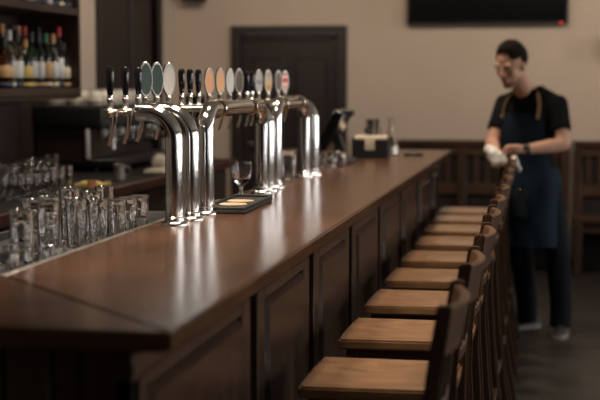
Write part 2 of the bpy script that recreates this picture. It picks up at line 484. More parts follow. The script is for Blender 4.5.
def tap(tw, y, kind, face=None, x=MX, spout=True):
    """one tap: brass/steel body with its spout and handle"""
    b = NB()
    lathe(b, [(0, 0), (.011, 0), (.0135, .004), (.0135, .022), (.010, .026), (.0075, .040), (.010, .044), (.010, .052), (.006, .056), (0, .056)], (x, y, PZ-.012), 16)
    tube(b, [(x+.02, y, PZ), (x-.018, y, PZ)], .011, 14)
    tp = part('tap', b, M['steel'], tw)
    b = NB(); tube(b, [(x+.012, y, PZ-.002), (x+.012, y, PZ-.022), (x+.010, y, PZ-.035), (x+.006, y, PZ-.055), (x-.006, y, PZ-.094)], [.0075, .0075, .0065, .0055, .0052], 12)
    def sub(nm, bm, mt):
        for v in bm.verts: v.co = v.co-Vector(tw.location)
        return obj(nm, bm, mt, tp)
    if spout: sub('spout', b, M['chrome'])
    else: b.free()
    if kind == 'k':
        b = one(lathe, [(0, 0), (.0065, 0), (.0075, .006), (.0095, .02), (.0115, .045), (.0125, .068), (.0115, .080), (.007, .087), (0, .089)], (x, y, PZ+.045), 18)
        sub('handle', b, M['blackgloss'])
        b = one(lathe, [(0, 0), (.009, 0), (.009, .008), (0, .008)], (x, y, PZ+.042), 16); sub('ferrule', b, M['chrome'])
    else:
        h = .056 if kind == 'B' else .051; w = .0225 if kind == 'B' else .0185
        cz = PZ+.040+h
        R3 = badge_rot @ Matrix.Rotation(PI/2, 3, 'X')
        b = NB(); lathe(b, [(0, -.006), (.96, -.006), (1.0, -.003), (1.0, .004), (.95, .007), (.86, .007), (.85, .0045), (0, .0045)], (0, 0, 0), 36)
        for v in b.verts: v.co = Vector((v.co.x*w, v.co.y*h, v.co.z))
        for v in b.verts: v.co = (R3 @ v.co)+Vector((x, y, cz))
        tube(b, [(x, y, PZ+.035), (x, y, cz-h+.004)], .006, 12)
        sub('badge_rim', b, M['steel'])
        b = NB(); lathe(b, [(0, .0046), (.845, .0046), (.845, .0056), (0, .0056)], (0, 0, 0), 36)
        for v in b.verts: v.co = Vector((v.co.x*w, v.co.y*h, v.co.z))
        for v in b.verts: v.co = (R3 @ v.co)+Vector((x, y, cz))
        sub('badge_face', b, face)
    return tp
F = {}
F['green'] = plain('green_badge_face', (.026, .048, .044), .5, noise=.08)
F['silver'] = plain('silver_badge_face', (.50, .49, .46), .35, .2, noise=.06)
F['peach'] = plain('peach_badge_face', (.62, .31, .165), .3, noise=.04)
F['apricot'] = plain('apricot_badge_face', (.58, .33, .15), .3, noise=.05)
F['brown'] = plain('brown_badge_face', (.10, .065, .045), .3, noise=.2)
def banded(name, cols):
    m, t_, b_ = newmat(name)
    tc = t_.nodes.new('ShaderNodeTexCoord'); sp = t_.nodes.new('ShaderNodeSeparateXYZ'); r_ = t_.nodes.new('ShaderNodeValToRGB')
    t_.links.new(tc.outputs['Generated'], sp.inputs[0]); t_.links.new(sp.outputs['Z'], r_.inputs['Fac'])
    r_.color_ramp.interpolation = 'CONSTANT'; e = r_.color_ramp.elements
    for k, (p_, c_) in enumerate(cols):
        el = e[k] if k < 2 else e.new(p_)
        el.position = p_; el.color = list(c_)+[1]
    t_.links.new(r_.outputs['Color'], b_.inputs['Base Color']); b_.inputs['Roughness'].default_value = .3
    return m
F['red'] = banded('red_banded_badge_face', [(0, (.55, .28, .22)), (.3, (.62, .55, .50)), (.42, (.50, .06, .05)), (.68, (.58, .5, .46)), (.8, (.5, .12, .10))])
F['gold'] = banded('gold_banded_badge_face', [(0, (.42, .22, .07)), (.3, (.60, .42, .18)), (.5, (.45, .40, .36)), (.75, (.42, .30, .18))])
F['grey'] = banded('grey_banded_badge_face', [(0, (.5, .49, .47)), (.35, (.30, .29, .33)), (.55, (.56, .54, .52))])

def manifold(tw, y0, y1):
    bb = NB(); tube(bb, [(MX, y0, PZ), (MX, y1, PZ)], .0105, 20)
    part('manifold', bb, M['brass'], tw)
def utube(tw, x, y0, y1):
    rb = .07
    pts = [(x, y0, BZ+.02), (x, y0, 1.25), (x, y0, PZ-rb)] + arc((x, y0+rb, PZ-rb), rb, 0, PI/2, (0, -1, 0), (0, 0, 1), 14)[1:] + \
        arc((x, y1-rb, PZ-rb), rb, 0, PI/2, (0, 0, 1), (0, 1, 0), 14) + [(x, y1, 1.25), (x, y1, BZ+.02)]
    part('column', one(tube, pts, R, 28), M['chrome'], tw)
    for y in (y0, y1):
        bb = NB(); flange(bb, x, y); part('base_flange', bb, M['chrome'], tw)

tA = thing('beer_tower', 'nearest chrome beer tower, two curved steel columns with black handles and green oval badges', 'beer tower', (-1.09, 4.05, BZ), 0, 'chrome beer towers on the bar')
for x, y in ((-1.100, 3.975), (-1.092, 4.135)): gooseneck(tA, x, y)
manifold(tA, 3.79, 4.56)
for y in (3.84, 3.985, 4.115): tap(tA, y, 'k')
tap(tA, 4.19, 'B', F['green'], spout=False); tap(tA, 4.315, 'B', F['green']); tap(tA, 4.455, 'B', F['silver'], spout=False)
tB = thing('beer_tower', 'middle chrome beer tower, arched pipe with peach and apricot oval badges', 'beer tower', (-1.09, 4.8, BZ), 0, 'chrome beer towers on the bar')
utube(tB, -1.093, 4.325, 5.18); gooseneck(tB, -1.093, 5.30)
collar(tB, -1.093, 4.50, PZ); collar(tB, -1.093, 4.98, PZ)
for y in (4.50, 4.98): part('arm', one(tube, [(-1.093, y, PZ), (MX, y, PZ)], .012, 14), M['brass'], tB)
manifold(tB, 4.58, 5.56)
for y in (4.62, 4.73, 4.845): tap(tB, y, 'k')
for y, f in ((5.0, 'peach'), (5.17, 'apricot'), (5.33, 'silver'), (5.49, 'brown')): tap(tB, y, 'b', F[f])
tC = thing('beer_tower', 'farthest chrome beer tower, arched pipe with gold and red banded badges', 'beer tower', (-1.09, 5.9, BZ), 0, 'chrome beer towers on the bar')
utube(tC, -1.093, 5.45, 6.10); gooseneck(tC, -1.078, 6.25)
collar(tC, -1.093, 5.58, PZ); collar(tC, -1.093, 5.95, PZ)
for y in (5.58, 5.95): part('arm', one(tube, [(-1.093, y, PZ), (MX, y, PZ)], .012, 14), M['brass'], tC)
manifold(tC, 5.59, 6.54)
for y in (5.64, 5.74): tap(tC, y, 'k')
for y, f in ((5.87, 'grey'), (6.07, 'gold'), (6.30, 'brown'), (6.46, 'red')): tap(tC, y, 'b', F[f])

# ---------------------------------------------------------------- glass tray behind the bar and glasses
tr = thing('glass_tray', 'steel tray along the rear edge of the bar carrying the washed glasses', 'tray', (-1.35, 3.6, 0))
b = NB(); bx(b, -1.62, -1.18, 2.875, 4.9, 1.040, 1.052); bx(b, -1.195, -1.18, 2.875, 4.9, 1.052, 1.094, .002); bx(b, -1.62, -1.605, 2.875, 4.9, 1.052, 1.075, .002)
part('tray_pan', b, M['rubber'], tr)
b = NB(); bx(b, -1.1945, -1.1765, 2.875, 4.9, 1.094, 1.0985, .001); part('tray_lip', b, M['steel'], tr)
b = NB(); bx(b, -1.60, -1.20, 2.88, 4.88, .0, 1.039)
part('underbar_cabinet', b, M['counter'], tr, smooth=False)
TZ = 1.0525
def tumbler(h, r0, r1, wall=.0036, facets=10, base=.012):
    b = NB(); n = facets*4 if facets else 32
    prof = [(0, 0), (r0*.92, 0), (r0, .003), (r0+(r1-r0)*.35, h*.4), (r1, h-.008), (r1+.0012, h-.005), (r1+.0010, h-.001), (r1-wall*.5, h), (r1-wall-.0008, h-.002), (r1-wall, h-.008), (r0+(r1-r0)*.35-wall, h*.4), (r0-wall, base+.003), (r0*.7, base), (0, base)]
    lathe(b, prof, (0, 0, 0), n)
    if facets:
        for v in b.verts:                       # flute the outside of the lower two thirds
            r = math.hypot(v.co.x, v.co.y)
            if r > r0*.955 and v.co.z < h*.8:
                a = math.atan2(v.co.y, v.co.x)
                k = 1-.05*abs(math.sin(a*facets/2)); v.co.x *= k; v.co.y *= k
    return b
def mk_glass(bm, name, label, loc, group, rz=0, cat='drinking glass'):
    o = obj(name, bm, M['glass'], None, angle=30); o.location = loc; o.rotation_euler = (0, 0, rz)
    return tag(o, label, cat, group)
gt = mk_glass(tumbler(.165, .0255, .0300, wall=.0030, facets=9, base=.022), 'pint_glass', 'tall clear pint glass, nearest of the glasses behind the bar, cut by the left frame edge side', (-1.24, 3.126, TZ), 'tall pint glasses on the tray behind the bar')
g_group = 'tall pint glasses on the tray behind the bar'
# (x, y, scale z) : rear rows of tall glasses, getting lower to the right as seen from the front
spots = [(-1.27, 3.384, 1.0), (-1.35, 3.772, 1.03), (-1.27, 3.596, .94), (-1.255, 3.735, .86), (-1.34, 4.055, .93), (-1.24, 3.86, .80), (-1.24, 3.965, .78), (-1.24, 4.078, .76),
         (-1.35, 3.60, .96), (-1.33, 3.90, .90), (-1.345, 3.47, .98)]
rowname = {}
cnt = {}
gt['label'] = 'clear pint glass behind the bar, nearest in the row against the bar'
cnt['row against the bar'] = 1
onames = ['first', 'second', 'third', 'fourth', 'fifth', 'sixth', 'seventh', 'eighth', 'ninth', 'tenth', 'eleventh', 'twelfth', 'thirteenth', 'fourteenth', 'fifteenth', 'sixteenth']
for x, y, s in spots:
    rn = 'row against the bar' if x > -1.3 else 'rear row'; k = cnt.get(rn, 0); cnt[rn] = k+1
    o = gt.copy(); C.objects.link(o); o.location = (x, y, TZ); o.scale = (1, 1, s); o.rotation_euler = (0, 0, random.random()*6)
    o['label'] = 'clear pint glass behind the bar, %s from the camera in the %s' % (onames[k], rn); o['group'] = g_group
# low tumblers in front of the tall ones (left end)
lo = mk_glass(tumbler(.062, .030, .034, facets=0, base=.014), 'rocks_glass', 'short clear tumbler behind the bar, nearest of the low glasses against the bar', (-1.232, 3.20, TZ), 'short tumblers in front of the pint glasses')
for k, (x, y) in enumerate([(-1.232, 3.295), (-1.305, 3.26), (-1.31, 3.02), (-1.235, 3.01)]):
    o = lo.copy(); C.objects.link(o); o.location = (x, y, TZ); o.scale = (1, 1, [.98, 1.05, 1.3, 1.3][k])
    o['label'] = 'short clear tumbler behind the bar, %s' % ['farthest of the low glasses against the bar', 'behind the nearest low glass', 'cut by the left frame edge, standing to the rear', 'at the left frame edge, close to the bar'][k]

# glasses standing on the bar further back
mk_glass(tumbler(.135, .036, .042, facets=9), 'pint_glass', 'clear tumbler on the bar between middle and far beer towers', (-1.13, 5.90, BZ+.0005), None)
b = NB(); lathe(b, [(0, 0), (.033, 0), (.034, .004), (.008, .012), (.006, .030), (.012, .040), (.034, .065), (.041, .095), (.039, .130), (.037, .131), (.038, .095), (.031, .067), (.010, .046), (0, .043)], (0, 0, 0), 32)
mk_glass(b, 'beer_glass', 'stemmed clear beer glass seen under the pipe of the middle tower', (-1.135, 5.02, BZ+.0005), None)
for k, (x, y) in enumerate([(-1.13, 6.72), (-1.12, 6.85), (-1.04, 6.78)]):
    mk_glass(tumbler(.08, .034, .040, facets=0), 'rocks_glass', 'low clear glass by the card terminal, ' + ['left one', 'right rear one', 'nearest the customers'][k], (x, y, BZ+.0005), 'low glasses beside the card terminal')

# bar mat with receipt
mt = thing('bar_mat', 'black rubber bar mat in front of the middle beer tower', 'bar mat', (-1.045, 4.585, BZ+.0005), math.radians(1))
b = NB(); bx(b, -.07, .07, -.25, .25, 0, .014, .003); obj('mat_base', b, M['rubber'], mt)
b = NB()
for s in (-1, 1): bx(b, s*.07, s*.062, -.25, .25, .0135, .022, .002)
for s in (-1, 1): bx(b, -.062, .062, s*.25, s*.242, .0135, .022, .002)
obj('mat_rim', b, M['rubber'], mt)
b = NB(); lathe(b, [(0, 0), (.045, 0), (.046, .002), (.045, .004), (0, .004)], (0, 0, 0), 28)
c = obj('coaster', b, M['receipt']); c.location = (-1.045, 4.50, BZ+.0150); tag(c, 'round tan coaster lying on the near part of the black bar mat', 'coaster', 'tan coasters on the bar mat')
c2 = c.copy(); C.objects.link(c2); c2.location = (-1.05, 4.63, BZ+.0150); c2['label'] = 'round tan coaster lying on the middle of the black bar mat'

# point of sale terminal (seen from the side)
ps = thing('cash_terminal', 'dark tilted till screen on a stand on the bar beyond the towers', 'till', (-1.13, 7.18, BZ), 0)
b = NB(); bx(b, -.07, .10, -.10, .14, .0005, .022, .006); obj('foot', b, M['black'], ps)
b = NB(); loft(b, [[(.03, -.05, .02), (.08, -.05, .02), (.08, .07, .02), (.03, .07, .02)], [(-.01, -.04, .15), (.03, -.04, .15), (.03, .06, .15), (-.01, .06, .15)]]); obj('neck', b, M['black'], ps)
b = NB(); rot = Matrix.Rotation(math.radians(28), 3, 'Y'); box(b, (-.01, .01, .155), (.060, .30, .26), .008, rot); obj('screen_case', b, M['blackgloss'], ps)
b = NB(); box(b, Vector((-.01, .01, .155)) + rot @ Vector((-.0317, 0, 0)), (.003, .26, .22), 0, rot); obj('screen', b, M['tv'], ps)
b = NB(); bx(b, .02, .10, -.03, .07, .245, .275, .006); obj('card_reader', b, M['rubber'], ps)

# napkin caddy with straws
nk = thing('napkin_caddy', 'black bar caddy holding folded cream napkins', 'caddy', (-1.005, 7.72, BZ), 0)
b = NB(); w, dd, hh = .10, .06, .115
bx(b, -w, w, -dd, dd, .0005, .008)
for s in (-1, 1): bx(b, s*w, s*(w-.006), -dd, dd, .008, hh, .001)
for s in (-1, 1):
    bx(b, -w+.006, w-.006, s*dd, s*(dd-.006), .008, .045)
    bx(b, -w+.006, -.028, s*dd, s*(dd-.006), .045, hh-.01); bx(b, .028, w-.006, s*dd, s*(dd-.006), .045, hh-.01)
obj('box', b, M['black'], nk)
b = NB(); bx(b, -.088, .088, -.050, .05, .009, .122, .004, 2)
np_ = obj('napkins', b, M['paper']); np_.location = (-1.005, 7.72, BZ); tag(np_, 'stack of folded cream napkins standing in the black caddy', 'napkins')
cp = thing('straw_cup', 'dark cup of black straws standing behind the napkin caddy', 'cup', (-1.02, 7.90, BZ+.0005), 0)
b = NB(); lathe(b, [(0, 0), (.036, 0), (.050, .16), (.047, .16), (.034, .004), (0, .004)], (0, 0, 0), 24); obj('cup', b, M['glass'], cp)
b = NB()
for k in range(22):
    a = random.random()*6.28; r = .022*math.sqrt(random.random()); tube(b, [(r*math.cos(a), r*math.sin(a), .006), (1.7*r*math.cos(a), 1.7*r*math.sin(a), .20+random.random()*.015)], .0032, 6)
o = obj('straws', b, M['black'], cp); o['kind'] = 'stuff'
bt = thing('glass_carafe', 'small clear glass carafe at the far end of the bar beside the napkins', 'carafe', (-.925, 7.98, BZ+.0005), 0)
b = NB(); lathe(b, [(0, 0), (.043, 0), (.046, .006), (.044, .05), (.026, .11), (.014, .15), (.013, .20), (.017, .215), (.014, .216), (.010, .20), (.011, .15), (.022, .11), (.040, .05), (.041, .01), (0, .008)], (0, 0, 0), 28)
obj('body', b, M['glass'], bt)
b = NB(); lathe(b, [(0, .0085), (.0395, .0105), (.0385, .045), (0, .045)], (0, 0, 0), 24); obj('liquid', b, M['cream'], bt)
o = obj('dark_saucer', one(lathe, [(0, 0), (.05, 0), (.062, .01), (.060, .012), (.045, .004), (0, .004)], (0, 0, 0), 28), M['black']); o.location = (-.80, 8.02, BZ+.0005)
tag(o, 'small dark saucer on the far end of the bar', 'saucer')

# ---------------------------------------------------------------- back bar: counter, shelf unit, bottles
bc = thing('back_counter', 'low dark back counter with red-brown wooden edge behind the bar', 'counter', (-2.66, 6.6, 0))
b = NB(); bx(b, -3.19, -2.15, 3.6, 9.25, .965, 1.0, .003); part('worktop', b, M['counter'], bc)
b = NB(); bx(b, -2.149, -2.12, 3.6, 9.25, .95, 1.002, .004); part('worktop_edge', b, M['redwood'], bc)
b = NB(); bx(b, -3.19, -2.2, 3.62, 9.2, .0, .964); part('carcass', b, M['shelfback'], bc, smooth=False)
for k in range(7):
    y0 = 3.65+k*.795
    b = NB(); bx(b, -2.199, -2.18, y0, y0+.775, .1, .93, .004); dr = part('door', b, M['shelfback'], bc)
    b = NB(); tube(b, [(-2.179, y0+.06, .70), (-2.155, y0+.06, .70), (-2.155, y0+.06, .84), (-2.179, y0+.06, .84)], .005, 8)
    for v in b.verts: v.co = v.co-Vector(bc.location)
    obj('handle', b, M['steel'], dr)
su = thing('bottle_shelf', 'dark wooden wall shelf unit holding rows of spirit bottles', 'shelf', (-2.8, 6.2, 0))
SY0, SY1 = 4.9, 7.53
b = NB(); bx(b, -3.0, -2.975, SY0, SY1, 1.003, 2.7); bx(b, -3.0, -2.985, SY1, 9.3, 1.003, 1.465); part('back_panel', b, M['shelfback'], su, smooth=False)
for y in (SY0, SY1-.03, ): part('side_panel', one(bx, -2.974, -2.62, y, y+.03, 1.435, 2.7, .003), M['shelf'], su)
for z0, z1 in ((1.447, 1.487), (1.885, 1.925), (2.34, 2.38), (2.66, 2.70)):
    part('shelf_board', one(bx, -2.974, -2.615, SY0+.031, SY1-.031, z0, z1, .003), M['shelf'], su)
part('light_rail', one(bx, -2.66, -2.63, SY0+.031, SY1-.031, 1.425, 1.4465, .002), M['shelf'], su)

cols = {'yellow': (.55, .40, .10), 'cream': (.62, .52, .36), 'white': (.60, .60, .58), 'blue': (.03, .045, .08), 'orange': (.50, .24, .09), 'red': (.5, .03, .03), 'green': (.03, .16, .07), 'tan': (.45, .28, .13), 'black': (.012, .012, .012), 'silver': (.5, .5, .5), 'amber': (.46, .27, .10), 'pale': (.45, .42, .36)}
lm = {k: plain(k+'_label', v, .5, noise=.06) for k, v in cols.items()}
gm = {'clear': glassmat('bottle_clear_glass', (.85, .9, .88)), 'green': glassmat('bottle_green_glass', (.05, .30, .12)), 'brown': glassmat('bottle_brown_glass', (.30, .10, .03)), 'dark': plain('bottle_dark_glass', (.008, .010, .009), .08)}
liq = {'clear': plain('pale_liquid', (.30, .31, .30), .2), 'amber': plain('amber_liquid', (.32, .13, .03), .2)}
def bottle_proto(kind):
    r = {'tall': .034, 'wide': .042, 'slim': .030}[kind]; h = {'tall': .285, 'wide': .245, 'slim': .325}[kind]
    sh = h*.62
    b = NB(); lathe(b, [(0, 0), (r*.93, 0), (r, .006), (r, sh), (r*.9, sh+.018), (r*.5, sh+.042), (.0145, sh+.06), (.0135, h-.01), (.015, h-.008), (.015, h), (0, h)], (0, 0, 0), 18)
    body = b
    l = NB(); lathe(l, [(r+.0006, .055), (r+.0012, .056), (r+.0012, sh-.040), (r+.0006, sh-.039)], (0, 0, 0), 18)
    l2 = NB(); lathe(l2, [(r+.0006, .012), (r+.0014, .013), (r+.0014, .028), (r+.0006, .029)], (0, 0, 0), 18)
    c = NB(); lathe(c, [(.0155, h-.045), (.0165, h-.044), (.0165, h+.004), (.013, h+.008), (0, h+.008)], (0, 0, 0), 14)
    def me(nm, bm):
        m_ = bpy.data.meshes.new(nm); bmesh.ops.recalc_face_normals(bm, faces=bm.faces); bm.to_mesh(m_); bm.free()
        m_.polygons.foreach_set('use_smooth', [True]*len(m_.polygons)); m_.set_sharp_from_angle(angle=math.radians(40)); m_.materials.append(None); return m_
    return [me('body', body), me('label', l), me('neck_label', l2), me('cap', c)]
protos = {k: bottle_proto(k) for k in ('tall', 'wide', 'slim')}
def child(nm, me, mat, root):
    o = bpy.data.objects.new(nm, me); C.objects.link(o); o.parent = root
    o.material_slots[0].link = 'OBJECT'; o.material_slots[0].material = mat
def bottle(x, y, z, kind, g, lab, cap, base, label, group):
    t_ = thing('bottle', label, 'bottle', (x, y, z), random.random()*6, group)
    p = protos[kind]
    child('body', p[0], gm[g], t_); child('label', p[1], lm[lab], t_); child('base_label', p[2], lm[base], t_); child('cap', p[3], lm[cap], t_)
front = [('wide', 'brown', 'tan', 'black', 'blue'), ('tall', 'clear', 'pale', 'white', 'silver'), ('tall', 'clear', 'white', 'black', 'blue'), ('wide', 'dark', 'yellow', 'orange', 'yellow'), ('tall', 'green', 'silver', 'black', 'tan'),
         ('tall', 'dark', 'silver', 'black', 'tan'), ('tall', 'dark', 'amber', 'green', 'cream'), ('tall', 'clear', 'white', 'orange', 'cream'), ('slim', 'clear', 'white', 'red', 'blue'), ('wide', 'clear', 'cream', 'black', 'tan'), ('wide', 'clear', 'pale', 'black', 'silver')]
fy = [6.57+.098*k for k in range(10)]
gshort = {'brown': 'brown glass', 'clear': 'clear glass', 'dark': 'dark glass', 'green': 'green glass'}
for k, ((kd, g, lb, cp_, bs), y) in enumerate(zip(front, fy)):
    if kd == 'wide' and k >= 10: pass
    bottle(-2.69+random.uniform(-.01, .01), y, 1.4872, kd, g, lb, cp_, bs, '%s bottle with %s label and %s cap, %s from left in front shelf row' % (gshort[g], lb, cp_, onames[k]), 'bottles in the front row of the lower shelf')
back = [('slim', 'clear', 'white', 'silver', 'white'), ('tall', 'clear', 'pale', 'white', 'blue'), ('slim', 'green', 'cream', 'tan', 'green'), ('slim', 'dark', 'tan', 'orange', 'black'), ('tall', 'green', 'green', 'black', 'tan'), ('slim', 'dark', 'amber', 'black', 'tan'),
        ('slim', 'clear', 'orange', 'orange', 'white'), ('slim', 'clear', 'white', 'red', 'cream'), ('tall', 'brown', 'tan', 'black', 'tan'), ('slim', 'clear', 'pale', 'black', 'blue'), ('tall', 'dark', 'cream', 'black', 'cream')]
for k, (kd, g, lb, cp_, bs) in enumerate(back):
    bottle(-2.82+random.uniform(-.01, .01), 6.62+k*.084, 1.4872, kd, g, lb, cp_, bs, '%s bottle with %s cap, %s from left in back shelf row' % (gshort[g], cp_, onames[k]), 'bottles in the back row of the lower shelf')
up = [('wide', 'clear', 'cream', 'black', 'tan'), ('tall', 'clear', 'white', 'black', 'blue'), ('wide', 'brown', 'tan', 'black', 'silver'), ('tall', 'clear', 'silver', 'black', 'blue'), ('wide', 'dark', 'amber', 'black', 'blue'), ('tall', 'clear', 'pale', 'red', 'silver'), ('wide', 'clear', 'white', 'black', 'blue'), ('tall', 'dark', 'cream', 'black', 'cream'), ('wide', 'clear', 'cream', 'black', 'blue')]
for k, (kd, g, lb, cp_, bs) in enumerate(up):
    bottle(-2.69, 6.72+k*.092, 1.9252, kd, g, lb, cp_, bs, '%s bottle with %s label, %s from left on the upper shelf' % (gshort[g], lb, onames[k]), 'bottles on the upper shelf')

# glasses on the back counter (left)
sm = tumbler(.125, .030, .037, facets=0)
g0 = None; rn = 0
for r_, (x, ya, yb_, n) in enumerate([(-2.30, 5.85, 6.36, 6), (-2.385, 5.78, 6.46, 8), (-2.47, 5.80, 6.62, 9), (-2.555, 5.95, 6.85, 9), (-2.64, 6.2, 7.1, 9)]):
    for k in range(n):
        y = ya+(yb_-ya)*k/(n-1)
        lb = 'clear tumbler on the back counter, %s from the left in the %s row' % (onames[k], ['front', 'second', 'third', 'fourth', 'rearmost'][r_])
        if g0 is None:
            g0 = obj('tumbler', sm, M['glass'], None, angle=30); tag(g0, lb, 'drinking glass', 'tumblers massed on the back counter'); g0.location = (x, y, 1.0005)
        else:
            o = g0.copy(); C.objects.link(o); o.location = (x, y, 1.0005); o['label'] = lb; o.scale = (1, 1, random.choice((1, 1, .92, 1.08)))
# small amber candle jar among them
o = obj('candle_jar', one(lathe, [(0, 0), (.03, 0), (.034, .06), (.031, .06), (.028, .004), (0, .004)], (0, 0, 0), 20), lm['orange']); o.location = (-2.235, 6.56, 1.0005); o.scale = (.7, .7, .6); tag(o, 'small orange jar at the right end of the massed tumblers', 'jar')
# yellow cloth
b = NB(); n = 14
for i in range(1):
    rows = []
    for a in range(n+1):
        row = []
        for c_ in range(9):
            u = -1+2*a/n; v = -1+2*c_/8
            row.append(Vector((u*.070+v*.008, v*.05, .018+.004*math.sin(u*7+v*2)+.002*math.cos(v*9))))
        rows.append(row)
    V = [[b.verts.new(p) for p in r] for r in rows]
    for a in range(n):
        for c_ in range(8): b.faces.new((V[a][c_], V[a+1][c_], V[a+1][c_+1], V[a][c_+1]))
    r = bmesh.ops.extrude_face_region(b, geom=list(b.faces))
    for v in [g for g in r['geom'] if isinstance(g, bmesh.types.BMVert)]: v.co.z = .0008
o = obj('yellow_cloth', b, M['yellow']); o.location = (-2.275, 6.70, 1.0); tag(o, 'folded yellow cleaning cloth on the back counter', 'cloth')

# espresso machine
em = thing('espresso_machine', 'dark espresso machine with cups on top behind the bar', 'coffee machine', (-2.85, 8.4, 1.0))
def ep(nm, bm, mt, par=em):
    for v in bm.verts: v.co = v.co-Vector(em.location)
    return obj(nm, bm, mt, par)
ex0, ex1, ey0, ey1 = -2.98, -2.64, 7.72, 9.0
b = NB(); bx(b, ex0, ex1-.03, ey0+.02, ey1-.02, 1.05, 1.249, .01); ep('body', b, M['shelfback'])
b = NB(); bx(b, ex0, ex1+.08, ey0, ey1, 1.25, 1.388, .02, 3); hd = ep('head', b, M['black'])
b = NB(); bx(b, ex0+.01, ex1+.16, ey0+.03, ey1-.03, 1.03, 1.075, .006); ep('drip_tray', b, M['black'])
b = NB(); bx(b, ex1-.025, ex1-.005, ey0, ey0+.025, 1.075, 1.2495, .004); ep('corner_trim', b, M['white'])
for x in (ex0+.06, ex1): 
    for y in (ey0+.1, ey1-.1): ep('foot', one(lathe, [(0, 0), (.02, 0), (.016, .031), (0, .031)], (x, y, 1.0005), 14), M['black'])
for y in (7.98, 8.35, 8.72):
    b = NB(); lathe(b, [(0, 0), (.034, 0), (.036, .01), (.036, .05), (0, .05)], (ex1+.045, y, 1.195), 20); g_ = ep('group_head', b, M['chrome'])
    b = NB(); lathe(b, [(0, 0), (.03, 0), (.032, .03), (0, .03)], (ex1+.045, y, 1.165), 20); tube(b, [(ex1+.07, y, 1.178), (ex1+.13, y, 1.174)], .008, 10)
    ep('portafilter', b, M['chrome'], g_)
    b = NB(); tube(b, [(ex1+.13, y, 1.174), (ex1+.22, y, 1.168)], [.012, .015], 12); ep('portafilter_handle', b, M['black'], g_)
for y in (7.84, 8.17, 8.53, 8.88):
    b = NB(); ellipsoid(b, (ex1+.045, y, 1.225), (.026, .026, .026), None, 14, 10); ep('knob', b, M['white'], hd)
for y in (7.80, 8.94):
    b = NB(); tube(b, [(ex1+.08, y, 1.29), (ex1+.12, y, 1.25), (ex1+.12, y, 1.13)], .006, 10); ep('steam_wand', b, M['chrome'])
b = NB()
def railp(z):
    tube(b, [(ex0+.01, ey0+.01, z), (ex1+.07, ey0+.01, z), (ex1+.07, ey1-.01, z), (ex0+.01, ey1-.01, z)], .004, 8)
railp(1.405)
for x, y in ((ex1+.07, ey0+.01), (ex1+.07, ey1-.01), (ex0+.01, ey0+.01)): tube(b, [(x, y, 1.38), (x, y, 1.405)], .004, 8)
ep('cup_rail', b, M['steel'])
# upturned cups
def cup_bm():
    b = NB(); lathe(b, [(.040, 0), (.041, .002), (.040, .02), (.033, .05), (.020, .062), (.020, .068), (0, .066)], (0, 0, 0), 22)
    [setattr(v, 'co', v.co*1.25) for v in b.verts]; tube(b, [(.037*1.2, 0, .018), (.060, 0, .022), (.064, 0, .036), (.056, 0, .050), (.042, 0, .052)], .0045, 8)
    return b
c0 = None; k = 0
for r_, x in enumerate((-2.63, -2.755, -2.88)):
    for j in range(8):
        y = 7.80+j*.145
        loc = (x, y, 1.3885)
        lb = 'upturned cream cup on the espresso machine, %s from the camera in the %s row' % (onames[j], ['front', 'middle', 'rear'][r_])
        if c0 is None:
            c0 = obj('coffee_cup', cup_bm(), M['cream']); c0.location = loc; tag(c0, lb, 'cup', 'upturned cups on the espresso machine')
        else:
            o = c0.copy(); C.objects.link(o); o.location = loc; o['label'] = lb; o.rotation_euler = (0, 0, random.uniform(-.15, .15))
# coffee grinder, cream pitcher, plates
o = thing('milk_pitcher', 'small light milk pitcher on the back counter below the taps', 'pitcher', (-2.25, 7.05, 1.0025), 0)
b = NB(); lathe(b, [(0, 0), (.034, 0), (.036, .02), (.030, .065), (.033, .09), (.031, .09), (.028, .065), (.033, .02), (0, .004)], (0, 0, 0), 20); obj('body', b, M['steel'], o)
b = NB(); lathe(b, [(0, .078), (.0285, .078), (.0285, .084), (0, .088)], (0, 0, 0), 20); obj('milk', b, M['white'], o)
b = NB(); tube(b, [(.032, 0, .075), (.058, 0, .07), (.060, 0, .04), (.034, 0, .025)], .004, 8); obj('handle', b, M['steel'], o)
b = NB(); bx(b, -.06, .06, -.10, .10, 0, .011, .004, 2); bx(b, -.055, .055, -.09, .095, .0115, .021, .004, 2)
o = obj('folded_towel', b, M['cream']); o.location = (-2.24, 7.75, 1.0025); tag(o, 'folded cream towel on the back counter behind the first tap columns', 'towel')
o = thing('coffee_grinder', 'dark coffee grinder beyond the espresso machine', 'coffee grinder', (-2.36, 9.12, 1.0025), 0)
b = NB(); bx(b, -.08, .09, -.09, .09, 0, .03, .008); bx(b, -.06, .03, -.07, .07, .03, .28, .015); obj('body', b, M['black'], o)
b = NB(); lathe(b, [(0, .28), (.04, .28), (.07, .38), (.07, .43), (0, .43)], (-.015, 0, 0), 20); obj('hopper', b, M['blackgloss'], o)
for k, (x, y) in enumerate([(-2.28, 8.05), (-2.36, 8.2), (-2.27, 8.33)]):
    q = c0.copy(); C.objects.link(q); q.location = (x, y, 1.0025); q['label'] = 'upturned cream cup on the back counter, %s of the three beside the espresso machine' % ('nearest', 'middle', 'farthest')[k]; q['group'] = 'cups on the back counter'

